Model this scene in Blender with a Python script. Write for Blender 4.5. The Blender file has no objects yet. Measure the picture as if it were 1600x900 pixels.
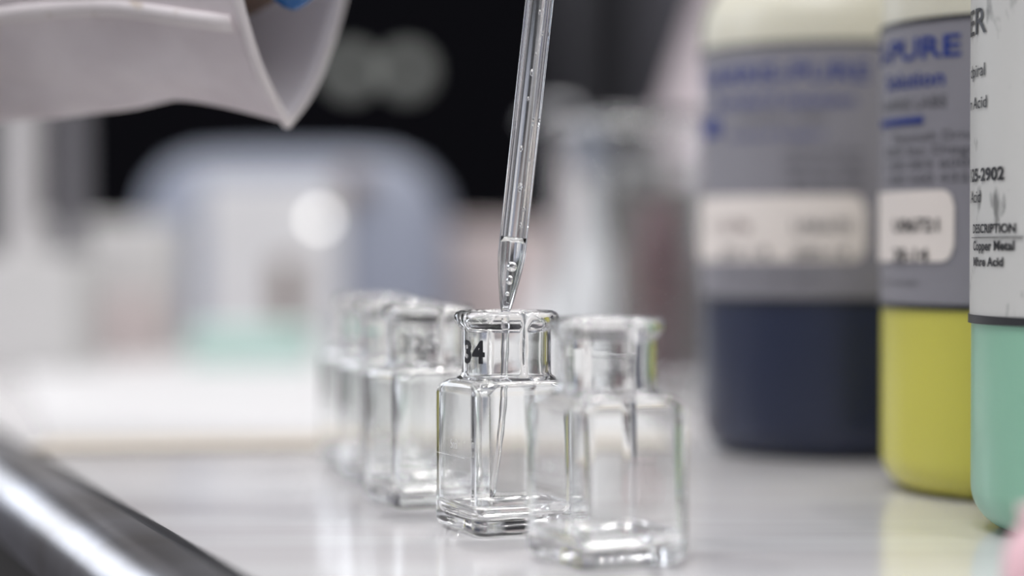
import bpy, bmesh, math, random
from mathutils import Vector, Matrix, noise
random.seed(7)
sc = bpy.context.scene
col = sc.collection
PI = math.pi
mm = 0.001

# ---------------------------------------------------------------- camera
F = 3300.0            # focal length in pixels of the 1600 wide frame
HORIZON = 392.0
CAM_H = 0.053
PITCH = math.atan((450 - HORIZON) / F)
cam_data = bpy.data.cameras.new('camera')
cam = bpy.data.objects.new('camera', cam_data)
col.objects.link(cam)
cam.location = (0, 0, CAM_H)
cam.rotation_euler = (PI / 2 - PITCH, 0, 0)
cam_data.sensor_width = 36
cam_data.lens = F / 1600 * 36
cam_data.clip_start = 0.005
cam_data.clip_end = 20
cam_data.dof.use_dof = True
cam_data.dof.focus_distance = 0.398
cam_data.dof.aperture_fstop = 4.6
sc.camera = cam

# ---------------------------------------------------------------- world, lights, exposure
world = bpy.data.worlds.new('world')
sc.world = world
world.use_nodes = True
wb = world.node_tree.nodes['Background']
wb.inputs[0].default_value = (0.93, 0.93, 1.0, 1)
wb.inputs[1].default_value = 0.45


def area(name, loc, size, size_y, power, rgb=(1, 1, 1), aim=(0, 0.4, 0)):
    d = bpy.data.lights.new(name, 'AREA')
    d.shape = 'RECTANGLE'
    d.size = size
    d.size_y = size_y
    d.energy = power
    d.color = rgb
    o = bpy.data.objects.new(name, d)
    col.objects.link(o)
    o.location = loc
    o.rotation_euler = (Vector(aim) - Vector(loc)).to_track_quat('-Z', 'Y').to_euler()
    return o


area('ceiling_panel_light', (-0.45, 0.95, 1.4), 1.0, 0.16, 9, (1, 0.98, 0.95))
area('ceiling_panel_light', (0.45, 1.25, 1.4), 1.0, 0.16, 9, (1, 0.98, 0.95))
area('ceiling_panel_light', (-0.3, -0.35, 1.3), 1.0, 0.16, 12, (0.96, 0.96, 1))
area('left_soft_light', (-1.6, 0.6, 0.7), 0.9, 0.7, 9, (0.86, 0.91, 1), (0, 0.5, 0.05))
area('left_soft_light', (-1.25, 2.4, 0.62), 0.5, 0.8, 4, (0.86, 0.91, 1), (0, 0.4, 0.0))  # added at back left to lay a bright stripe along the steel trim
for q in ((-0.55, 0.55, 1.2), (0.15, 1.6, 1.3), (0.35, 0.1, 1.25), (-0.15, -0.5, 1.2)):
    area('glint_light', q, 0.06, 0.06, 2.2, (1, 0.98, 0.95), (0, 0.45, 0))  # small intense lights added to make the glassware sparkle

sc.view_settings.view_transform = 'Standard'
sc.view_settings.look = 'None'
sc.view_settings.gamma = 1
sc.view_settings.use_curve_mapping = False
sc.view_settings.exposure = 0.0
sc.cycles.max_bounces = 24
sc.cycles.transmission_bounces = 24
sc.cycles.glossy_bounces = 12
sc.cycles.diffuse_bounces = 5
sc.cycles.use_denoising = True
sc.cycles.caustics_refractive = True
sc.cycles.caustics_reflective = True
sc.cycles.blur_glossy = 0.3
sc.cycles.sample_clamp_indirect = 120


# ---------------------------------------------------------------- helpers
def at(px, py, D):
    """world point seen at pixel (px, py) whose distance along world Y is D"""
    c, s = math.cos(PITCH), math.sin(PITCH)
    u, v = (px - 800) / F, (450 - py) / F
    d = Vector((u, c + v * s, v * c - s))
    return Vector((0, 0, CAM_H)) + d * (D / d.y)


def on_table(px, py):
    c, s = math.cos(PITCH), math.sin(PITCH)
    u, v = (px - 800) / F, (450 - py) / F
    d = Vector((u, c + v * s, v * c - s))
    return Vector((0, 0, CAM_H)) + d * (-CAM_H / d.z)


def mat(name, color=(.8, .8, .8), rough=.5, metal=0, trans=0, ior=1.47, sss=0, coat=0, spec=None):
    m = bpy.data.materials.new(name)
    m.use_nodes = True
    b = m.node_tree.nodes['Principled BSDF']
    b.inputs['Base Color'].default_value = (*color, 1)
    b.inputs['Roughness'].default_value = rough
    b.inputs['Metallic'].default_value = metal
    b.inputs['Transmission Weight'].default_value = trans
    b.inputs['IOR'].default_value = ior
    if sss:
        b.inputs['Subsurface Weight'].default_value = sss
        b.inputs['Subsurface Radius'].default_value = (1, .9, .7)
        b.inputs['Subsurface Scale'].default_value = .004
    if coat:
        b.inputs['Coat Weight'].default_value = coat
        b.inputs['Coat Roughness'].default_value = .08
    if spec is not None:
        b.inputs['Specular IOR Level'].default_value = spec
    return m


def noisy(m, c1, c2, scale=(1, 1, 1), nscale=5, detail=4, lo=.35, hi=.65, bump=0, bscale=None, dist=.0005):
    nt = m.node_tree
    b = nt.nodes['Principled BSDF']
    tc = nt.nodes.new('ShaderNodeTexCoord')
    mp = nt.nodes.new('ShaderNodeMapping')
    mp.inputs['Scale'].default_value = scale
    nz = nt.nodes.new('ShaderNodeTexNoise')
    nz.inputs['Scale'].default_value = nscale
    nz.inputs['Detail'].default_value = detail
    cr = nt.nodes.new('ShaderNodeValToRGB')
    cr.color_ramp.elements[0].position = lo
    cr.color_ramp.elements[0].color = (*c1, 1)
    cr.color_ramp.elements[1].position = hi
    cr.color_ramp.elements[1].color = (*c2, 1)
    nt.links.new(tc.outputs['Object'], mp.inputs['Vector'])
    nt.links.new(mp.outputs['Vector'], nz.inputs['Vector'])
    nt.links.new(nz.outputs['Fac'], cr.inputs['Fac'])
    nt.links.new(cr.outputs['Color'], b.inputs['Base Color'])
    if bump:
        n2 = nt.nodes.new('ShaderNodeTexNoise')
        n2.inputs['Scale'].default_value = bscale or nscale
        bp = nt.nodes.new('ShaderNodeBump')
        bp.inputs['Strength'].default_value = bump
        bp.inputs['Distance'].default_value = dist
        nt.links.new(tc.outputs['Object'], n2.inputs['Vector'])
        nt.links.new(n2.outputs['Fac'], bp.inputs['Height'])
        nt.links.new(bp.outputs['Normal'], b.inputs['Normal'])
    return m


def link(name, bm_, material, parent=None, smooth=True, angle=None):
    me = bpy.data.meshes.new(name)
    bmesh.ops.recalc_face_normals(bm_, faces=bm_.faces)
    if smooth:
        for f in bm_.faces:
            f.smooth = True
    if angle:
        for e in bm_.edges:
            if len(e.link_faces) == 2 and e.calc_face_angle() > angle:
                e.smooth = False
    bm_.to_mesh(me)
    bm_.free()
    me.materials.append(material)
    o = bpy.data.objects.new(name, me)
    col.objects.link(o)
    if parent:
        o.parent = parent
    return o


def tag(o, label=None, cat=None, group=None, kind=None):
    if label:
        o['label'] = label
    if cat:
        o['category'] = cat
    if group:
        o['group'] = group
    if kind:
        o['kind'] = kind
    return o


def empty(name, loc, rz=0, **kw):
    o = bpy.data.objects.new(name, None)
    o.empty_display_size = .01
    col.objects.link(o)
    o.location = loc
    o.rotation_euler = (0, 0, rz)
    tag(o, **kw)
    return o


def loft(rings, cap0=True, cap1=True, closed=False):
    """rings: lists of Vectors, all the same length"""
    b = bmesh.new()
    vs = [[b.verts.new(p) for p in r] for r in rings]
    n = len(rings[0])
    pairs = list(zip(vs[:-1], vs[1:]))
    if closed:
        pairs.append((vs[-1], vs[0]))
    for a, c in pairs:
        for i in range(n):
            j = (i + 1) % n
            b.faces.new((a[i], a[j], c[j], c[i]))
    if cap0 and not closed:
        b.faces.new(list(reversed(vs[0])))
    if cap1 and not closed:
        b.faces.new(vs[-1])
    return b


def lathe(profile, n=64, cap0=True, cap1=True):
    return loft([[Vector((r * math.cos(2 * PI * i / n), r * math.sin(2 * PI * i / n), z)) for i in range(n)]
                 for r, z in profile], cap0, cap1)


def sq_ring(a, c, z, k=16, ax=None):
    """rounded rectangle ring, half sides ax/a, corner radius c"""
    ax = a if ax is None else ax
    out = []
    for q in range(4):
        sx, sy = [(1, 1), (-1, 1), (-1, -1), (1, -1)][q]
        for i in range(k + 1):
            t = q * PI / 2 + (PI / 2) * i / k
            out.append(Vector((sx * (ax - c) + c * math.cos(t), sy * (a - c) + c * math.sin(t), z)))
    return out


def arc(cx, cz, r, a0, a1, n=6):
    return [(cx + r * math.cos(math.radians(a0 + (a1 - a0) * i / n)),
             cz + r * math.sin(math.radians(a0 + (a1 - a0) * i / n))) for i in range(n + 1)]


def rbox(ax, ay, z0, z1, c, e):
    """soft edged box standing upright: corner radius c, edge rounding e"""
    rings = []
    for k in range(7):
        t = PI / 2 * k / 6
        rings.append(sq_ring(ay - e + e * math.sin(t), max(c - e + e * math.sin(t), 1e-4), z0 + e - e * math.cos(t), 8, ax - e + e * math.sin(t)))
    for k in range(7):
        t = PI / 2 * k / 6
        rings.append(sq_ring(ay - e + e * math.cos(t), max(c - e + e * math.cos(t), 1e-4), z1 - e + e * math.sin(t), 8, ax - e + e * math.cos(t)))
    return loft(rings)


def frame_rings(pts, radii, n=24):
    rings = []
    prev = None
    for i, p in enumerate(pts):
        p = Vector(p)
        t = (Vector(pts[min(i + 1, len(pts) - 1)]) - Vector(pts[max(i - 1, 0)])).normalized()
        if prev is None:
            u = t.cross(Vector((0, 1, 0))).normalized()
        else:
            u = (prev - t * prev.dot(t)).normalized()
        prev = u
        v = t.cross(u)
        rings.append([p + (u * math.cos(2 * PI * k / n) + v * math.sin(2 * PI * k / n)) * radii[i] for k in range(n)])
    return rings


# ---------------------------------------------------------------- materials
GLASS = mat('clear_glass', (.985, .99, .985), 0, trans=1, ior=1.47)
GLASS_DULL = mat('background_glass', (.97, .98, .98), 0, trans=1, ior=1.45)
WATER = mat('water', (1, 1, 1), 0, trans=1, ior=1.33)
BUBBLE = mat('air_in_water', (1, 1, 1), 0, trans=1, ior=.75)
INK = mat('black_ink', (.008, .008, .01), .4)
ETCH = mat('white_etching', (.9, .9, .9), .5)
TEAL_INK = mat('teal_ink', (.02, .33, .27), .4)
BENCH = mat('bench_laminate', (.66, .645, .65), .16, coat=.25)
noisy(BENCH, (.60, .575, .58), (.70, .69, .695), (.6, 5, 1), 9, 5, .3, .7)
STEEL = mat('brushed_steel', (.36, .355, .37), .28, metal=1)
noisy(STEEL, (.33, .31, .30), (.55, .55, .58), (8, 8, 8), 3, 4, .35, .7)
SEAL = mat('black_sealant', (.01, .01, .012), .35)
DARKWOOD = mat('dark_bench_front', (.022, .018, .015), .6)
CREAM = mat('cream_plastic', (.56, .54, .44), .35, sss=.25)
NAVY = mat('navy_plastic', (.011, .017, .045), .3, sss=.05)
YELLOW = mat('yellow_plastic', (.47, .44, .07), .33, sss=.25)
GREEN = mat('green_plastic', (.22, .42, .30), .3, sss=.25)
LABEL_GREY = mat('grey_label_paper', (.19, .185, .205), .5)
LABEL_WHITE = mat('white_label_paper', (.47, .46, .43), .45)
noisy(LABEL_WHITE, (.16, .16, .15), (.47, .465, .44), (70, 70, 40), 2.2, 6, .30, .40, bump=.1, bscale=260, dist=.0002)
PANEL = mat('white_sticker', (.63, .58, .54), .45)
BLUE_INK = mat('blue_ink', (.010, .028, .17), .7, spec=.2)
GREY_INK = mat('grey_ink', (.07, .07, .08), .4)
FABRIC = mat('lab_coat_cotton', (.7, .66, .67), .85)
noisy(FABRIC, (.68, .62, .635), (.80, .745, .76), (18, 18, 18), 3, 4, .35, .7, bump=.5, bscale=70, dist=.002)
LINING = mat('coat_lining', (.8, .76, .80), .85)
HEM = mat('coat_hem', (.50, .48, .46), .85)
noisy(HEM, (.52, .44, .34), (.76, .71, .71), (50, 50, 50), 4, 3, .27, .36)
SKIN = mat('brown_skin', (.085, .048, .030), .55, sss=.1)
GLOVE = mat('blue_nitrile', (.002, .085, .27), .4)
PINK = mat('pink_rubber', (.62, .40, .43), .5, sss=.2)
BLACK = mat('black_enamel', (.002, .002, .003), .9, spec=.05)
CHARCOAL = mat('charcoal_plastic', (.03, .03, .034), .8, spec=.2)
GREYP = mat('grey_plastic', (.16, .155, .17), .5)
PALEBLUE = mat('pale_blue_enamel', (.23, .25, .31), .5)
WHITE = mat('white_plastic', (.62, .62, .63), .45)
CARD = mat('white_cardboard', (.55, .54, .53), .75)
PINKCARD = mat('pinkish_cardboard', (.52, .45, .44), .75)
TEALP = mat('teal_plastic', (.46, .62, .57), .6)
BROWN = mat('brown_rubber', (.16, .12, .10), .5)
CHROME = mat('chrome', (.8, .8, .82), .12, metal=1)
CLOTH = mat('hanging_cloth', (.62, .55, .57), .85)
WALL = mat('wall_paint', (.14, .135, .15), .8)
MATW = mat('white_bench_sheet', (.56, .555, .56), .5)
MATEDGE = mat('sheet_border', (.60, .54, .46), .6)
AMBER = mat('grey_brown_liquid', (.07, .062, .052), .3, trans=.0, ior=1.33)
REDDARK = mat('dark_red_rubber', (.07, .02, .025), .4)
GLOW = mat('glowing_highlight', (1, 1, 1), .4)  # emission stands in for a bright highlight on the instrument
GLOW.node_tree.nodes['Principled BSDF'].inputs['Emission Color'].default_value = (1, .99, .95, 1)
GLOW.node_tree.nodes['Principled BSDF'].inputs['Emission Strength'].default_value = 3.8
FLOOR = mat('floor_vinyl', (.05, .045, .04), .6)

# ---------------------------------------------------------------- structure
A = on_table(0, 676)
B = on_table(378, 900)
edge_dir = (B - A).normalized()                  # runs towards the camera, to the right
perp = Vector((edge_dir.y, -edge_dir.x, 0))      # points off the bench
if perp.x > 0:
    perp = -perp
E0 = A - edge_dir * 1.9
E1 = A + edge_dir * .62


def slab(name, pts, z0, z1, m, parent=None):
    b = bmesh.new()
    lo = [b.verts.new((p[0], p[1], z0)) for p in pts]
    hi = [b.verts.new((p[0], p[1], z1)) for p in pts]
    n = len(pts)
    b.faces.new(hi)
    b.faces.new(list(reversed(lo)))
    for i in range(n):
        j = (i + 1) % n
        b.faces.new((lo[i], lo[j], hi[j], hi[i]))
    return link(name, b, m, parent, smooth=False)


bench = empty('lab_bench', (0, 0, 0), label='white glossy lab bench top with rounded steel edge at lower left', cat='bench')
top = slab('worktop', [E0, E1, (1.5, E1.y), (1.5, E0.y)], -.03, 0, BENCH, bench)


def extr(name, prof, m, parent, bev=0):
    """prof: (offset off the bench, z) points swept along the bench edge"""
    rings = []
    for P in (E0, E1):
        rings.append([Vector((P.x, P.y, 0)) + perp * u + Vector((0, 0, z)) for u, z in prof])
    return link(name, loft(rings), m, parent, True, math.radians(40))


extr('sealant_strip', [(0, -.01), (0, .0006), (.0018, .0009), (.0032, .0002), (.0032, -.01)], SEAL, bench)
R_ = .0115
prof = [(.0032, -.0145), (.0032, .0008)] + [(.0032 + .004 + R_ * math.sin(t), .0008 + -R_ * (1 - math.cos(t)) * .85)
                                          for t in [PI / 2 * i / 12 for i in range(13)]]
prof += [(.0032 + .004 + R_, -.013), (.0032 + .004 + R_ - .003, -.0145)]
extr('steel_edge_trim', prof, STEEL, bench)
extr('bench_front', [(.004, -.7), (.004, -.0148), (.0135, -.0148), (.0135, -.7)], DARKWOOD, bench)

slab('floor', [(-3, -2), (3, -2), (3, 4), (-3, 4)], -.75, -.7, FLOOR)['kind'] = 'structure'
w = slab('wall_back', [(-3, 3.2), (3, 3.2), (3, 3.3), (-3, 3.3)], -.7, 1.4, WALL)
w['kind'] = 'structure'

# ---------------------------------------------------------------- printing on cylinders
def text_mesh(s, bold=0.0):
    cu = bpy.data.curves.new('t', 'FONT')
    cu.body = s
    cu.size = 1
    cu.offset = bold
    cu.resolution_u = 3
    o = bpy.data.objects.new('t', cu)
    col.objects.link(o)
    dg = bpy.context.evaluated_depsgraph_get()
    me = bpy.data.meshes.new_from_object(o.evaluated_get(dg))
    bpy.data.objects.remove(o)
    b = bmesh.new()
    b.from_mesh(me)
    bpy.data.meshes.remove(me)
    bmesh.ops.triangulate(b, faces=b.faces)
    bmesh.ops.subdivide_edges(b, edges=[e for e in b.edges if e.calc_length() > .25], cuts=2)
    return b


def ang_at(px, C, R):
    """angle on an upright cylinder (centre C, radius R) seen at pixel column px; 0 faces -Y"""
    u = (px - 800) / F
    d = Vector((u, 1)).normalized()
    c = Vector((C.x, C.y))
    t = c.dot(d)
    h2 = R * R - (c.length_squared - t * t)
    if h2 < 0:
        h = d * t - c
        p = c + h.normalized() * R
    else:
        p = d * (t - math.sqrt(h2))
    q = p - c
    return math.atan2(q.x, -q.y), p


def cyl_point(C, R, a, z):
    return Vector((R * math.sin(a), -R * math.cos(a), z))


def z_at(py, D):
    return at(800, py, D).z


def cyl_text(parent, C, R, s, pl, pr, ybase, ytop, m, bold=0.0, name='printed_text', lift=.0005, arc_w=None):
    b = text_mesh(s, bold)
    xs = [v.co.x for v in b.verts]
    x0, x1 = min(xs), max(xs)
    ar, pR = ang_at(pr, C, R)
    if arc_w is None:
        al, _ = ang_at(pl, C, R)
    else:
        al = ar - arc_w / R
    D = pR.y
    zb, zt = z_at(ybase, D), z_at(ytop, D)
    for v in b.verts:
        f = (v.co.x - x0) / (x1 - x0)
        a = al + (ar - al) * f
        z = zb + (zt - zb) * v.co.y / .70
        v.co = cyl_point(C, R + lift, a, z)
    return link(name, b, m, parent, False)


def cyl_patch(parent, C, R, pl, pr, ybot, ytop, m, name, corner=0, lift=.0004, th=.0003):
    al, _ = ang_at(pl, C, R)
    ar, pR = ang_at(pr, C, R)
    D = C.y - R
    zb, zt = z_at(ybot, pR.y), z_at(ytop, pR.y)
    hw, hh = (ar - al) * R / 2, (zt - zb) / 2
    b = bmesh.new()
    N = 40
    cols = []
    for i in range(N + 1):
        x = -hw + 2 * hw * i / N
        cut = 0
        dx = abs(x) - (hw - corner)
        if corner and dx > 0:
            cut = corner - math.sqrt(max(corner * corner - dx * dx, 0))
        a = (al + ar) / 2 + x / R
        zz = (zt + zb) / 2
        cols.append([b.verts.new(cyl_point(C, rr, a, zz + sgn * (hh - cut))) for rr, sgn in
                     ((R + lift, -1), (R + lift + th, -1), (R + lift + th, 1), (R + lift, 1))])
    for a_, c_ in zip(cols[:-1], cols[1:]):
        for k in range(4):
            l = (k + 1) % 4
            b.faces.new((a_[k], a_[l], c_[l], c_[k]))
    b.faces.new(cols[0])
    b.faces.new(list(reversed(cols[-1])))
    return link(name, b, m, parent, True, math.radians(40))


# ---------------------------------------------------------------- reagent bottles
def bottle(px_left, Dc, R, y_line, y_label_top, y_shoulder, low_mat, label_mat, a0, a1, label, group):
    # centre from the left outline
    th = math.atan((px_left - 800) / F)
    d = Dc
    cx = None
    # solve centre x so that the left tangent passes through px_left
    lo_, hi_ = -.5, 1.0
    for _ in range(60):
        mid = (lo_ + hi_) / 2
        t = math.atan2(mid, Dc) - math.asin(R / math.hypot(mid, Dc))
        if t < th:
            lo_ = mid
        else:
            hi_ = mid
    C = Vector((lo_, Dc, 0))
    root = empty('reagent_bottle', C, label=label, cat='bottle', group=group)
    Dt = Dc * 1.0
    zl = z_at(y_line, Dt)
    zt = z_at(y_label_top, Dt)
    zs = z_at(y_shoulder, Dt)
    e = .0085
    low = [(.0005, .0016), (R - e - .003, .0016), (R - e, .0)] + arc(R - e, e, e, -90, 0, 10)[1:] + [(R, zl * .6), (R, zl)]
    b = lathe(low, 96, True, True)
    link('lower_body', b, low_mat, root, True, math.radians(50))
    s = .016
    up = [(R, zl)] + [(R, zt), (R, zs)] + arc(R - s, zs, s, 0, 70, 8)[1:]
    r_, z_ = up[-1]
    up += [(.022, z_ + .008), (.018, z_ + .011), (.0175, z_ + .016), (.0175, z_ + .024)]
    link('upper_body', lathe(up, 96), CREAM, root, True, math.radians(50))
    zc = z_ + .0165
    n = 96
    rings = []
    for r, z in [(.0206, zc), (.021, zc + .001), (.021, zc + .021), (.0195, zc + .0225), (.001, zc + .0225)]:
        rings.append([Vector(((r - (.0005 if i % 2 and r > .02 else 0)) * math.cos(2 * PI * i / n),
                              (r - (.0005 if i % 2 and r > .02 else 0)) * math.sin(2 * PI * i / n), z)) for i in range(n)])
    link('screw_cap', loft(rings), WHITE, root, True, math.radians(50))
    # wrap label with a dark rule along its foot
    lb = bmesh.new()
    N = 90
    cols = []
    for i in range(N + 1):
        a = a0 + (a1 - a0) * i / N
        cols.append([lb.verts.new(cyl_point(C, rr, a, z)) for rr, z in
                     ((R + .00005, zl), (R + .0003, zl), (R + .0003, zt), (R + .00005, zt))])
    for p, q in zip(cols[:-1], cols[1:]):
        for k in range(4):
            l = (k + 1) % 4
            lb.faces.new((p[k], p[l], q[l], q[k]))
    lb.faces.new(cols[0])
    lb.faces.new(list(reversed(cols[-1])))
    lab = link('label', lb, label_mat, root, True, math.radians(40))
    return root, lab, C


def rule(lab, C, R, zl, h, a0, a1, name='label_rule', m=None, off=.0003):
    b = bmesh.new()
    cols = []
    N = 90
    for i in range(N + 1):
        a = a0 + (a1 - a0) * i / N
        cols.append([b.verts.new(cyl_point(C, rr, a, z)) for rr, z in
                     ((R + off, zl), (R + off + .0003, zl), (R + off + .0003, zl + h), (R + off, zl + h))])
    for p, q in zip(cols[:-1], cols[1:]):
        for k in range(4):
            l = (k + 1) % 4
            b.faces.new((p[k], p[l], q[l], q[k]))
    b.faces.new(cols[0])
    b.faces.new(list(reversed(cols[-1])))
    return link(name, b, m or INK, lab, True, math.radians(40))


RB = .034
# navy bottle, furthest
t1, l1, C1 = bottle(1096, .562, RB, 466, 82, 55, NAVY, LABEL_GREY, -1.75, .47,
                    'reagent bottle with solid navy blue lower half', 'reagent bottles on the bench')
zl1 = z_at(466, .562)
rule(l1, C1, RB, zl1 - .0004, .0011, -PI, PI)
rule(l1, C1, RB, z_at(82, .562) - .001, .001, -1.75, .47)
T = lambda *a, **k: cyl_text(l1, C1, RB, *a, **k)
T('HARRIS-PURE', 1105, 1357, 126, 97, BLUE_INK, .012)
T('Standard', 1118, 1213, 164, 146, BLUE_INK, .01)
T('Solution', 1226, 1335, 164, 146, BLUE_INK, .01)
T('HARRIS LABS', 1150, 1290, 188, 176, GREY_INK)
T('Analytical Reagent', 1140, 1290, 214, 203, BLUE_INK)
for k in range(4):
    T(['110 Plymouth Drive', '1000 San Diego', '1 800 853 6000', '1 800 660 4325'][k], 1225, 1350, 242 + k * 20, 231 + k * 20, GREY_INK)
cyl_patch(l1, C1, RB, 1103, 1126, 212, 186, BLUE_INK, 'blue_square')
p1 = cyl_patch(l1, C1, RB, 1085, 1352, 408, 304, PANEL, 'sticker', .0035, lift=.0004)
T('1 576', 1120, 1175, 362, 344, REDDARK, lift=.0010)
T('U06670', 1240, 1330, 362, 344, GREY_INK, .015, lift=.0010)
T('20-14', 1130, 1205, 403, 386, GREY_INK, lift=.0010)
T('200-14', 1240, 1325, 403, 386, GREY_INK, .015, lift=.0010)
T('Store upright', 1130, 1290, 440, 430, GREY_INK)

# yellow bottle
t2, l2, C2 = bottle(1377, .468, RB, 479, 42, -40, YELLOW, LABEL_GREY, -2.6, 1.2,
                    'reagent bottle with solid yellow lower half', 'reagent bottles on the bench')
zl2 = z_at(479, .468)
rule(l2, C2, RB, zl2 - .0002, .0012, -PI, PI)
rule(l2, C2, RB, z_at(42, .468) - .0009, .0009, -2.6, 1.2)
T = lambda *a, **k: cyl_text(l2, C2, RB, *a, **k)
T('S-PURE', 1379, 1502, 86, 52, BLUE_INK, .02)
T('Solution', 1388, 1477, 132, 107, BLUE_INK, .015)
T('HARRIS LABS', 1383, 1480, 166, 148, GREY_INK, .005)
cyl_patch(l2, C2, RB, 1381, 1444, 192, 182, BLUE_INK, 'blue_line')
T('Plymouth Drive', 1398, 1532, 216, 201, GREY_INK)
T('1000 San Diego', 1386, 1532, 238, 223, GREY_INK)
T('1 800 853 6000', 1386, 1532, 260, 246, GREY_INK)
T('1 800 660 4325', 1386, 1532, 283, 269, GREY_INK)
cyl_patch(l2, C2, RB, 1376.5, 1493, 409, 296, PANEL, 'sticker', .0035, lift=.0004)
T('U06721', 1402, 1471, 361, 341, INK, .02, lift=.0010)
T('20-14', 1402, 1455, 408, 388, INK, .02, lift=.0010)
T('Store upright', 1384, 1438, 445, 437, GREY_INK)

# green bottle
t3, l3, C3 = bottle(1517.5, .398, RB, 500, -60, -80, GREEN, LABEL_WHITE, -2.9, 1.6,
                    'reagent bottle with pale green lower half and scuffed white label', 'reagent bottles on the bench')
zl3 = z_at(500, .398)
rule(l3, C3, RB, zl3 - .0006, .0016, -PI, PI)
T = lambda *a, **k: cyl_text(l3, C3, RB, *a, **k)
T('ER', 1519, 1544, 49, 8, INK, .01)
T('dpiral', 1520, 1541.5, 117, 97, INK, .01)
T('n Acid', 1519.6, 1544.5, 167, 148, INK, .01)
T('125-2902', 1520.2, 1572, 280, 260, INK, .03)
T('/Acid', 1519.6, 1535.5, 316, 297, INK, .01)
T('DESCRIPTION', 1524, 1590, 363, 349, INK, .03)
T('Copper Metal', 1524.5, 1588, 391, 376, INK, .03)
T('Mhre Acid', 1525, 1571, 416, 402, INK, .03)
cyl_patch(l3, C3, RB, 1523.5, 1601, 371, 369.8, INK, 'printed_rule')

# ---------------------------------------------------------------- vials
def sample_vial(name='sample_vial'):
    A0, c0 = .01085, .0027      # half side, corner radius
    Rn = .0085                 # neck
    rings = []

    def S(a, c, z):
        rings.append(sq_ring(a, c, z))
    # outside from the middle of the foot upwards
    S(.001, .001, .0010)
    S(.0060, .0045, .0008)
    S(.0080, .0035, .0001)
    for k in range(8):
        t = PI / 2 * k / 7
        e = .0022
        S(A0 - e + e * math.sin(t), c0 - e * .55 + e * .55 * math.sin(t), e - e * math.cos(t))
    S(A0, c0, .012)
    S(A0, c0, .0250)
    sh = .0026
    for k in range(1, 8):
        t = PI / 2 * k / 7
        f = t / (PI / 2)
        S(A0 - sh + sh * math.cos(t), c0 + f * .0018, .0250 + sh * math.sin(t))
    # shoulder to neck
    S(.00850 + .0004, .0072, .0279)
    S(.00862, .00862, .0284)
    S(Rn, Rn, .0290)
    for z in (.031, .034, .0362):
        S(Rn, Rn, z)
    # lip
    for r, z in ((.0086, .0367), (.0092, .0373), (.0098, .0379), (.0100, .0386), (.0099, .0393), (.0095, .0398), (.0089, .0400), (.0084, .0398), (.0080, .0391)):
        S(r, r, z)
    Ri = .0075
    for r, z in ((.0077, .0378), (.00755, .0360), (Ri, .031), (Ri, .0289)):
        S(r, r, z)
    S(.0078, .0068, .0276)
    S(.0085, .0045, .0268)
    Ai, ci = .0094, .0018
    for k in range(1, 6):
        t = PI / 2 * k / 5
        S(.0086 + .0008 * math.sin(t), .0042 + (ci - .0042) * k / 5, .0252 + .0013 * math.cos(t))
    S(Ai, ci, .0120)
    for k in range(7):
        t = PI / 2 * k / 6
        e = .0018
        S(Ai - e + e * math.cos(t), max(ci - e * .6 + e * .6 * math.cos(t), .0006), .0048 - e * math.sin(t))
    S(.0040, .0030, .0027)
    S(.0008, .0008, .0026)
    b = loft(rings)
    o = link(name, b, GLASS)
    return o


vial_mesh = None
marks = []
SPOTS = [(948, 360, 25, 'clear square glass vial nearest the camera, blurred, at the right end of the row'),
         (791, 401, 24, 'sharply focused clear square glass vial marked 34 under the dripping pipette'),
         (667, 443, 23, 'clear square glass vial directly left of the vial marked 34, grey digits on its neck'),
         (618, 482, 22, 'blurred square glass vial with a teal mark on its neck, second from far end'),
         (581, 523, 22, 'most blurred square glass vial at the far left end of the row')]


def flat_text(s, size, m, name, parent, fn, bold=0):
    b = text_mesh(s, bold)
    for v in b.verts:
        v.co = fn(v.co.x * size, v.co.y * size)
    return link(name, b, m, parent, False)


first = None
vials = []
for i, (px, Dm, rot, lab) in enumerate(SPOTS):
    if first is None:
        v = first = sample_vial()
    else:
        v = first.copy()
        col.objects.link(v)
    D = Dm * mm
    v.location = ((px - 800) / F * D, D, .00005)
    v.rotation_euler = (0, 0, math.radians(rot))
    v.scale = (1, 1, 1.04)
    tag(v, lab, 'vial', 'square glass vials in a row on the bench')
    vials.append(v)


def neck_print(v, s, a_mid, w, z0, z1, m, bold=.02, name='number_marking'):
    """digits on the neck; a_mid is measured in the world, 0 faces the camera"""
    b = text_mesh(s, bold)
    xs = [q.co.x for q in b.verts]
    x0, x1 = min(xs), max(xs)
    R = .00855
    rz = v.rotation_euler.z
    for q in b.verts:
        a = a_mid + ((q.co.x - x0) / (x1 - x0) - .5) * w / R
        p = cyl_point(None, R, a, z0 + (z1 - z0) * q.co.y / .7)
        q.co = Matrix.Rotation(-rz, 3, 'Z') @ p
    return link(name, b, m, v, False)


tag(neck_print(vials[1], '34', math.radians(-47), .0058, .0308, .0347, INK, .035), 'black printed digits 34')
neck_print(vials[2], '325', math.radians(-10), .0078, .0309, .0342, GREY_INK, .0)
neck_print(vials[0], '33', math.radians(15), .0050, .0309, .0342, GREY_INK, .0)
neck_print(vials[3], '-', math.radians(-38), .0040, .0326, .0350, TEAL_INK, .03)

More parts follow.
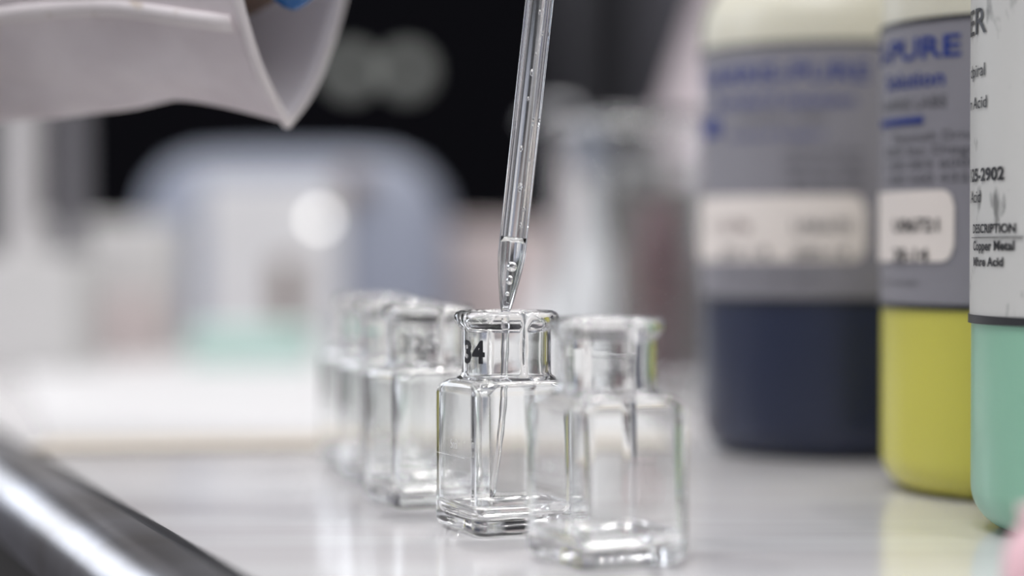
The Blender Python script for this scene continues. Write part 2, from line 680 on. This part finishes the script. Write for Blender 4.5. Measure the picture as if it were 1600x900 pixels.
# graduation on the left hand face (local -X side) of the focused vial
for v in vials:
    def face(x, y):
        # the left face as the camera sees it: local -X plane, reading towards the front corner
        return Vector((-.01076, .0092 - x, y))
    flat_text('5ml', .0024, ETCH, 'graduation_text', v, lambda x, y: face(x + .0075, y + .0152))
    b = bmesh.new()
    q = [b.verts.new(face(x, y)) for x, y in ((.001, .0138), (.0145, .0138), (.0145, .01394), (.001, .01394))]
    b.faces.new(q)
    link('graduation_line', b, ETCH, v, False)
    # water left standing on the foot
    pr = [sq_ring(a, c, z, 8) for a, c, z in ((.0072, .0012, .00262), (.0086, .0014, .0034), (.00942, .0018, .0049), (.00942, .0018, .0056), (.0090, .0018, .00555), (.002, .0012, .0055))]
    link('water', loft(pr), WATER, v, True)

# ---------------------------------------------------------------- pipette
tipP = at(790, 486, .401)
upP = at(843, 0, .401)
ax = (upP - tipP).normalized()
pip = empty('glass_pipette', tipP, label='clear glass pipette with beads of water inside, tip above the focused vial', cat='pipette')
pip.rotation_euler = ax.to_track_quat('Z', 'Y').to_euler()
px_mm = .000125
bent = lambda r, z: (r, z)
po = [(.0004, 0), (.00085, 0), (.00105, .0006), (.0014, .0022), (.0019, .0050), (.00245, .0088), (.00262, .0105), (.00266, .013), (.00266, .125),
      (.00262, .1262), (.0019, .1265), (.00165, .126), (.00165, .013), (.00160, .0105), (.00145, .0088), (.0010, .0050), (.0006, .0022), (.0004, .0006)]
b = lathe(po, 48, False, False)
# close the bore at the tip
link('glass_tube', b, GLASS, pip)
link('water_column', lathe([(.0002, .0004), (.00043, .0006), (.00063, .0022), (.00103, .0050), (.00148, .0088), (.00163, .0105), (.00168, .0130),
                            (.00168, .0141), (.0014, .0136), (.0009, .01325), (.0002, .0131)], 32), WATER, pip)


def bead(parent, name, p, r, sq=(1, 1, 1), m=WATER):
    b = bmesh.new()
    bmesh.ops.create_uvsphere(b, u_segments=20, v_segments=12, radius=r)
    for v in b.verts:
        v.co = Vector((v.co.x * sq[0], v.co.y * sq[1], v.co.z * sq[2])) + Vector(p)
    return link(name, b, m, parent)


for z, a, r in ((.0236, -.1, .00062), (.0238, 3.3, .00045), (.031, .3, .0004), (.0362, -1.3, .00058), (.0405, .1, .0003), (.0455, 0, .00045), (.049, -.3, .0003),
                (.053, -1.2, .00035), (.0165, -.9, .0004), (.0195, -2.2, .0003), (.0570, -.2, .00035), (.029, -1.6, .00032)):
    bead(pip, 'water_bead', (.00148 * math.cos(a), .00148 * math.sin(a), z), r, (.75, .75, 1.5))
for p, r, q in (((.0003, -.0002, .0086), .00085, (.9, .9, 1.1)), ((-.0002, -.0001, .0060), .00060, (.9, .9, 1.5)), ((.0001, 0, .0034), .00035, (1, 1, 1.3))):
    bead(pip, 'air_bubble', p, r, q, BUBBLE)
bead(pip, 'hanging_drop', (0, 0, -.0004), .00088, (1, 1, 1.25))
# thread of liquid running from the tip into the vial
s0 = Vector(tipP) + Vector((0, 0, -.0012))
s1 = Vector((-.0040, .401, .0062))
pts, rad = [], []
for k in range(21):
    f = k / 20
    pts.append(s0.lerp(s1, f) + Vector((.0007 * math.sin(PI * f), 0, 0)))
    rad.append(.00078 * (1 - .30 * f) * (1 + .10 * math.sin(k * 2.1)))
st = link('water_stream', loft(frame_rings(pts, rad, 20)), WATER)
tag(st, 'thin thread of clear liquid falling from the pipette tip into the focused vial', 'liquid')

# ---------------------------------------------------------------- person: gloved hand and coat sleeve
HS = Vector((0, .102, 0))
person = empty('person', (-.16, .4725, .05), label='person in white lab coat and blue glove holding the pipette', cat='person')
OFF = Vector(person.location)


def skinned(name, chains, m, parent, root=0, sub=2):
    b = bmesh.new()
    lay = b.verts.layers.skin.verify()
    V = []
    for p, r in chains['v']:
        v = b.verts.new(Vector(p) - OFF)
        v[lay].radius = (r, r)
        V.append(v)
    V[root][lay].use_root = True
    for i, j in chains['e']:
        b.edges.new((V[i], V[j]))
    me = bpy.data.meshes.new(name)
    b.to_mesh(me)
    b.free()
    o = bpy.data.objects.new(name, me)
    col.objects.link(o)
    sk = o.modifiers.new('skin', 'SKIN')
    sk.use_smooth_shade = True
    s = o.modifiers.new('sub', 'SUBSURF')
    s.levels = s.render_levels = sub
    me.materials.append(m)
    o.parent = parent
    return o


def hand(grow, start):
    """forearm, palm and five fingers round the pipette; start picks where the mesh begins"""
    v = []
    e = []

    def add(p, r, prev=None):
        v.append((Vector(p) + HS, r + grow))
        if prev is not None:
            e.append((prev, len(v) - 1))
        return len(v) - 1
    w_ = add((-.050, .331, .139), .0212)
    palm = add((-.040, .330, .150), .021, w_)
    kn = add((-.020, .325, .172), .018, palm)
    # index
    P = lambda *c: [Vector(x) for x in c]
    fingers = [
        (((-.004, .310, .190), .0092), ((.014, .300, .188), .0083), ((.0205, .2990, .168), .0074), ((.0195, .2992, .153), .0062)),
        (((-.006, .324, .190), .0094), ((.018, .318, .190), .0085), ((.0262, .311, .171), .0076), ((.0225, .3065, .158), .0064)),
        (((-.012, .338, .186), .0090), ((.012, .340, .184), .0082), ((.018, .334, .164), .0072), ((.010, .326, .153), .0062)),
        (((-.020, .350, .178), .0080), ((.000, .356, .172), .0072), ((.004, .352, .156), .0064), ((-.004, .344, .147), .0055)),
    ]
    for f in fingers:
        prev = kn
        for p, r in f:
            prev = add(p, r, prev)
    prev = palm
    for p, r in (((-.030, .303, .150), .0125), ((-.012, .293, .152), .0098), ((.0045, .2938, .1535), .0082), ((.0105, .296, .156), .0068)):
        prev = add(p, r, prev)
    return {'v': v, 'e': e}


arm_pts = [(-.185, .392, .128), (-.15, .381, .1265), (-.11, .368, .1255), (-.08, .357, .1255), (-.062, .347, .1258), (-.051, .339, .130), (-.045, .333, .139), (-.042, .330, .146), (-.041, .330, .150)]
arm_r = [.027, .0268, .0258, .0245, .0236, .0228, .021, .015, .004]
link('body', loft([[p + HS - OFF for p in r] for r in frame_rings(arm_pts, arm_r, 40)]), SKIN, person)
skinned('glove', hand(0, 'wrist'), GLOVE, person)
g = bmesh.new()
cuff_pts = [Vector((-.0510, .331, .1330)), Vector((-.0475, .331, .1390)), Vector((-.0430, .3305, .1460))]
cr = frame_rings([p - OFF for p in cuff_pts], [.0244, .0242, .0225], 40)
go = link('glove_cuff', loft([[q + HS for q in r] for r in cr], False, False), GLOVE, person)
so = go.modifiers.new('s', 'SOLIDIFY')
so.thickness = .0008
so.offset = 0
# curled edge of the glove hanging down in the cuff
rings = frame_rings([Vector((-.0440 - .0012 * k / 9, .328 + .003 * k / 9, z)) + HS - OFF for k, z in
                     enumerate((.1029, .1031, .1037, .1048, .1065, .1090, .1120, .1160, .1210, .1270))],
                    [.0003, .0016, .0030, .0044, .0056, .0065, .0072, .0082, .0095, .0110], 24)
link('glove_fold', loft(rings), GLOVE, person)

# sleeve
DB = .447
botP = at(450, 194, DB)
ctrl = [(0, -45), (11, -38), (20, -29), (30, -15), (37, 4), (36, 22), (22, 40), (0, 46), (-18, 40), (-28, 24), (-30, 2), (-26, -17), (-18, -30), (-10, -38)]


def cr_point(c, t):
    n = len(c)
    i = int(t) % n
    f = t - int(t)
    p0, p1, p2, p3 = [Vector(c[(i + k) % n]) for k in (-1, 0, 1, 2)]
    if i == 0:
        p0 = p1 + (p1 - p2)
    if i == n - 1:
        p3 = p2 + (p2 - p1)
    return .5 * ((2 * p1) + (-p0 + p2) * f + (2 * p0 - 5 * p1 + 4 * p2 - p3) * f * f + (-p0 + 3 * p1 - 3 * p2 + p3) * f ** 3)


aa = math.radians(18)
nrm = Vector((math.cos(aa), -math.sin(aa), 0))
side = Vector((math.sin(aa), math.cos(aa), 0))
up = Vector((0, 0, 1))
cen = botP + up * .045
NR, NT = 60, 84


def sleeve_pt(s, k, rad_add=0):
    t = k * len(ctrl) / NT
    q = cr_point(ctrl, t)
    th = 2 * PI * k / NT
    # s = distance back from the opening (m)
    fall = min(s / .05, 1)
    soft = Vector((36 * math.sin(th), -42 * math.cos(th)))
    q = q.lerp(soft, .45 * fall)
    if q.y < 0:
        q.y *= 1 - .03 * math.sin(min(s / .035, 1) * PI / 2) - .06 * min(s / .06, 1) ** 2
    wr = noise.noise(Vector((s * 26, math.cos(th) * 1.7, math.sin(th) * 1.7 + 4))) * 4.5 * fall
    wr += noise.noise(Vector((s * 60, math.cos(th) * 3, math.sin(th) * 3))) * 1.4 * fall
    scale = 1 - .06 * math.sin(min(s / .05, 1) * PI) + .10 * min(max((s - .03) / .06, 0), 1) + wr / 42 + rad_add / 40
    q = q * scale
    lean = Vector((-.10 * max(0, 0), 0, 0))
    return cen - nrm * s + side * (q.x * mm) + up * (q.y * mm)


rings = [[sleeve_pt(.0 + .16 * (i / NR), k) - OFF for k in range(NT)] for i in range(NR + 1)]
b = loft(rings, False, False)
sl = link('coat_sleeve', b, FABRIC, person)
so = sl.modifiers.new('s', 'SOLIDIFY')
so.thickness = .0012
so.offset = -1
sl.data.materials.append(LINING)
so.material_offset = 1
so.use_rim = True
so.material_offset_rim = 0
# hem roll round the opening
b = loft([[sleeve_pt(.0002, k) - OFF + (nrm * math.cos(t) * .0012 + (sleeve_pt(.0002, k) - cen).normalized() * math.sin(t) * .0010) for k in range(NT)]
          for t in [2 * PI * j / 10 for j in range(10)]], closed=True)
link('hem', b, HEM, sl).matrix_parent_inverse = Matrix()
# stitched seam fold running along the sleeve
rings = []
for i in range(31):
    s = .003 + .150 * i / 30
    c = sleeve_pt(s, int(NT * .835) if True else 0)
    n2 = (c - (cen - nrm * s)).normalized()
    tdir = n2.cross(nrm).normalized()
    rings.append([c - OFF + n2 * (.0013 * math.sin(q) + .0002) + tdir * (.0022 * math.cos(q)) for q in [2 * PI * j / 12 for j in range(12)]])
link('seam_fold', loft(rings), HEM, sl)

# ---------------------------------------------------------------- bench sheet behind the vials
def put(px, py):
    p = on_table(px, py)
    return (p.x, p.y)


sheet = empty('bench_sheet', on_table(600, 640) + Vector((0, 0, .0004)), label='flat white sheet with a cream front border lying behind the vials', cat='sheet')
O2 = Vector(sheet.location)
zz = lambda p: (p[0] - O2.x, p[1] - O2.y)
fl, fr, br, bl = put(80, 692), put(1060, 680), put(960, 550), put(20, 560)
slab('sheet', [zz(fl), zz(fr), zz(br), zz(bl)], .0000, .0012, MATW, sheet)
d_ = .030
slab('border', [zz((fl[0], fl[1] - d_)), zz((fr[0], fr[1] - d_)), zz(fr), zz(fl)], 0, .0010, MATEDGE, sheet)

# ---------------------------------------------------------------- blurred background
def cup(name, px, D, ytop, R, m, wall=.0011, foot=.003, lip=True, **kw):
    c = at(px, 450, D)
    h = z_at(ytop, D)
    pr = [(.001, .0005), (R - .004, .0)] + arc(R - .004, .004, .004, -90, 0, 5)[1:] + [(R, h - .006), (R + .0015, h - .001), (R + .002, h), (R + .0008, h + .0006),
          (R - wall, h - .004)] + [(R - wall, foot + .004)] + arc(R - wall - .004, foot + .004, .004, 0, -90, 5)[1:] + [(.001, foot)]
    root = empty(name, (c.x, D, 0), **kw)
    link('glass_wall', lathe(pr, 64), m, root)
    return root, h


bk, h = cup('beaker', 1010, .77, 186, .0345, GLASS_DULL, label='large clear glass beaker blurred behind the front vial', cat='beaker', group='beakers behind the vials')
b2, h2 = cup('beaker', 1105, .9, 262, .042, GLASS_DULL, label='shorter beaker of grey brown liquid beside the navy bottle', cat='beaker', group='beakers behind the vials')
link('liquid', lathe([(.001, .0031), (.0375, .0031), (.0412, .007), (.0412, h2 - .012), (.001, h2 - .012)], 48), AMBER, b2)
# dark red stopper standing behind
c = at(1030, 450, .832)
hh = z_at(322, .832)
st_ = link('canister', lathe([(.001, 0), (.0105, 0), (.0115, .001), (.0115, hh - .016), (.0085, hh - .012), (.0085, hh), (.001, hh)], 32), REDDARK)
st_.location = (c.x, .832, 0)
tag(st_, 'slim dark red canister seen through the large beaker', 'canister')
# white wash bottle behind beaker
c = at(905, 450, .98)
wbt = empty('wash_bottle', (c.x, .98, 0), label='white plastic wash bottle behind the large beaker', cat='bottle')
link('bottle_body', lathe([(.001, 0), (.023, 0), (.025, .002), (.025, .018), (.019, .034), (.010, .052), (.0075, .066), (.007, .080), (.001, .080)], 48), WHITE, wbt)
link('cap', lathe([(.0085, .0805), (.009, .081), (.009, .092), (.005, .096), (.001, .096)], 32), PALEBLUE, wbt)
tb = [Vector((0, 0, .094)), Vector((0, 0, .110)), Vector((-.004, 0, .119)), Vector((-.014, 0, .120)), Vector((-.024, 0, .112))]
link('spout', loft(frame_rings(tb, [.002, .002, .002, .0017, .0012], 12)), WHITE, wbt)

# pale blue instrument
D = 1.25
c = at(455, 450, D)
ins = empty('benchtop_instrument', (c.x, D + .07, 0), label='pale blue rounded benchtop instrument with a dark knob, far out of focus', cat='instrument')
hI = z_at(236, D)
wI = (700 - 215) / F * D / 2
rings = []
prof = [(0, 0, 0), (1, 0, 0)]
for f, z in ((.97, 0), (1, .003), (1, hI * .45), (.97, hI * .65), (.91, hI * .82), (.80, hI * .93), (.64, hI * .985), (.40, hI)):
    rings.append(sq_ring(.080 * (f * .55 + .45), .012, z, 8, wI * f))
link('housing', loft(rings), PALEBLUE, ins)
kb = lathe([(.001, 0), (.009, 0), (.010, .002), (.010, .010), (.008, .012), (.001, .012)], 32)
for v in kb.verts:
    v.co = Matrix.Rotation(PI / 2, 3, 'X') @ v.co
ko = link('knob', kb, BROWN, ins)
kp = at(552, 290, D)
ko.location = (kp.x - c.x, -.0745, kp.z)
pb = rbox(.040, .003, 0, .094, .003, .0008)
po_ = link('front_panel', pb, MATW, ins)
pp = at(430, 400, D)
po_.location = (pp.x - c.x, -.082, 0)
# glowing stud added in place of a highlight, blurs to a bright disc
lp = at(503, 343, D)
lo2 = link('highlight_glow', lathe([(.0005, -.003), (.0032, -.003), (.0032, 0), (.0022, .002), (.0005, .0026)], 24), GLOW, ins)
for v in lo2.data.vertices:
    v.co = Matrix.Rotation(PI / 2, 3, 'X') @ v.co
lo2.location = (lp.x - c.x, -.088, lp.z)


def box(name, pxl, pxr, ytop, D, depth, m, label, cat, group=None, z0=0, kind=None, c=.004):
    a = at(pxl, 450, D)
    b_ = at(pxr, 450, D)
    h = z_at(ytop, D)
    o = link(name, rbox((b_.x - a.x) / 2, depth / 2, 0, h - z0, c, min(.0015, c * .5)), m)
    o.location = ((a.x + b_.x) / 2, D + depth / 2, z0)
    tag(o, label, cat, group, kind)
    return o


box('carton', -60, 120, 400, .9, .05, CARD, 'low white carton at the far left edge of the bench', 'box')
box('carton', 40, 262, 345, 1.05, .06, CARD, 'taller white carton behind the pinkish box at left', 'box')
box('pinkish_box', 130, 245, 462, 1.0, .04, PINKCARD, 'small pinkish box on the bench at left', 'box')
box('teal_tray', 292, 482, 512, .95, .035, TEALP, 'low teal plastic tray on the bench behind the vials', 'tray')
box('carton', 690, 880, 352, 1.4, .08, PINKCARD, 'long pale pink grey carton behind the row of vials', 'box')
box('brown_bung', 425, 466, 405, 1.15, .015, BROWN, 'small brown rubber block by the pale blue instrument', 'block')
for pxc, wpx, yt, lab in ((58, 58, 60, 'leftmost tall pale measuring cylinder under the sleeve'), (132, 50, 60, 'tall grey measuring cylinder beside the leftmost one under the sleeve')):
    D = .96
    R = wpx / 2 / F * D
    cc = at(pxc, 450, D)
    h = z_at(yt, D)
    r = empty('measuring_cylinder', (cc.x, D - .03, 0), label=lab, cat='cylinder', group='measuring cylinders at left')
    link('foot', lathe([(.001, 0), (R * 1.8, 0), (R * 1.9, .002), (R * 1.7, .005), (R, .008), (.001, .008)], 32), WHITE, r)
    link('tube', lathe([(R * .9, .008), (R, .009), (R, h), (R + .001, h + .001), (R * .9, h), (R * .9, .010)], 40), mat('frosted_plastic', (.7, .68, .68), .5) if pxc < 100 else GREYP, r)

# dark equipment behind
def cabinet(name, pxl, pxr, ytop, D, depth, m, label, z0=0):
    a = at(pxl, 450, D)
    b_ = at(pxr, 450, D)
    h = z_at(ytop, D)
    r = empty(name, ((a.x + b_.x) / 2, D + depth / 2, z0 + .001), label=label, cat='cabinet')
    link('housing', rbox((b_.x - a.x) / 2, depth / 2, 0, h - z0, .01, .004), m, r)
    return r, (b_.x - a.x) / 2, depth / 2, h - z0


r, hw, hd, hh = cabinet('black_cabinet', -330, 868, -420, 1.8, .3, BLACK, 'tall black equipment cabinet filling the dark upper background')
# grey discs added in place of soft out-of-focus highlights
for pxd, yd in ((548, 112), (636, 112)):
    p = at(pxd, yd, 1.795)
    b = lathe([(.001, 0), (.013, 0), (.014, .001), (.013, .006), (.001, .007)], 32)
    for v in b.verts:
        v.co = Matrix.Rotation(PI / 2, 3, 'X') @ v.co
    o = link('bokeh_disc', b, mat('bokeh_grey', (.36, .375, .35), .4), r)
    o.location = Vector((p.x, 1.80, p.z)) - Vector(r.location)
c_, _, _, _ = cabinet('charcoal_rack', 905, 1010, -300, 2.3, .2, CHARCOAL, 'dark narrow rack right of the black cabinet')
c_, _, _, _ = cabinet('grey_locker', 872, 906, -300, 2.6, .2, GREYP, 'narrow grey locker just right of the pipette')

# hanging cloth
D = 1.5
n = 40
rings = []
for k in range(22):
    f = k / 21
    y = -250 + f * 700
    l = 1100 - (y / 180) * 62 if y < 180 else 1038
    l = max(l, 1020)
    ring = []
    for i in range(n):
        u = i / (n - 1)
        px = l + (1330 - l) * u
        p = at(px, y, D)
        ring.append((p.x, D + .012 * math.sin(u * 22 + f * 2) + .01 * math.sin(u * 7), p.z))
    rings.append(ring)
b = bmesh.new()
vv = [[b.verts.new(p) for p in r] for r in rings]
for a_, c_ in zip(vv[:-1], vv[1:]):
    for i in range(n - 1):
        b.faces.new((a_[i], a_[i + 1], c_[i + 1], c_[i]))
cl = link('hanging_lab_coat', b, CLOTH)
so = cl.modifiers.new('s', 'SOLIDIFY')
so.thickness = .003
tag(cl, 'pale pinkish white cloth hanging behind the navy bottle', 'cloth')

# pink rubber bulb close to the lens at lower right
pk = empty('rubber_bulb', (at(1632, 860, .31).x, .31, 0), label='small pink rubber bulb at the lower right corner, blurred', cat='bulb')
link('bulb', lathe([(.001, 0), (.0035, .0002), (.0055, .002), (.0062, .005), (.0058, .009), (.0038, .0125), (.003, .0135), (.001, .0136)], 40), PINK, pk)
link('neck_ring', lathe([(.001, .0136), (.0036, .0137), (.0038, .0145), (.0036, .0155), (.0012, .0156)], 32), PINK, pk)
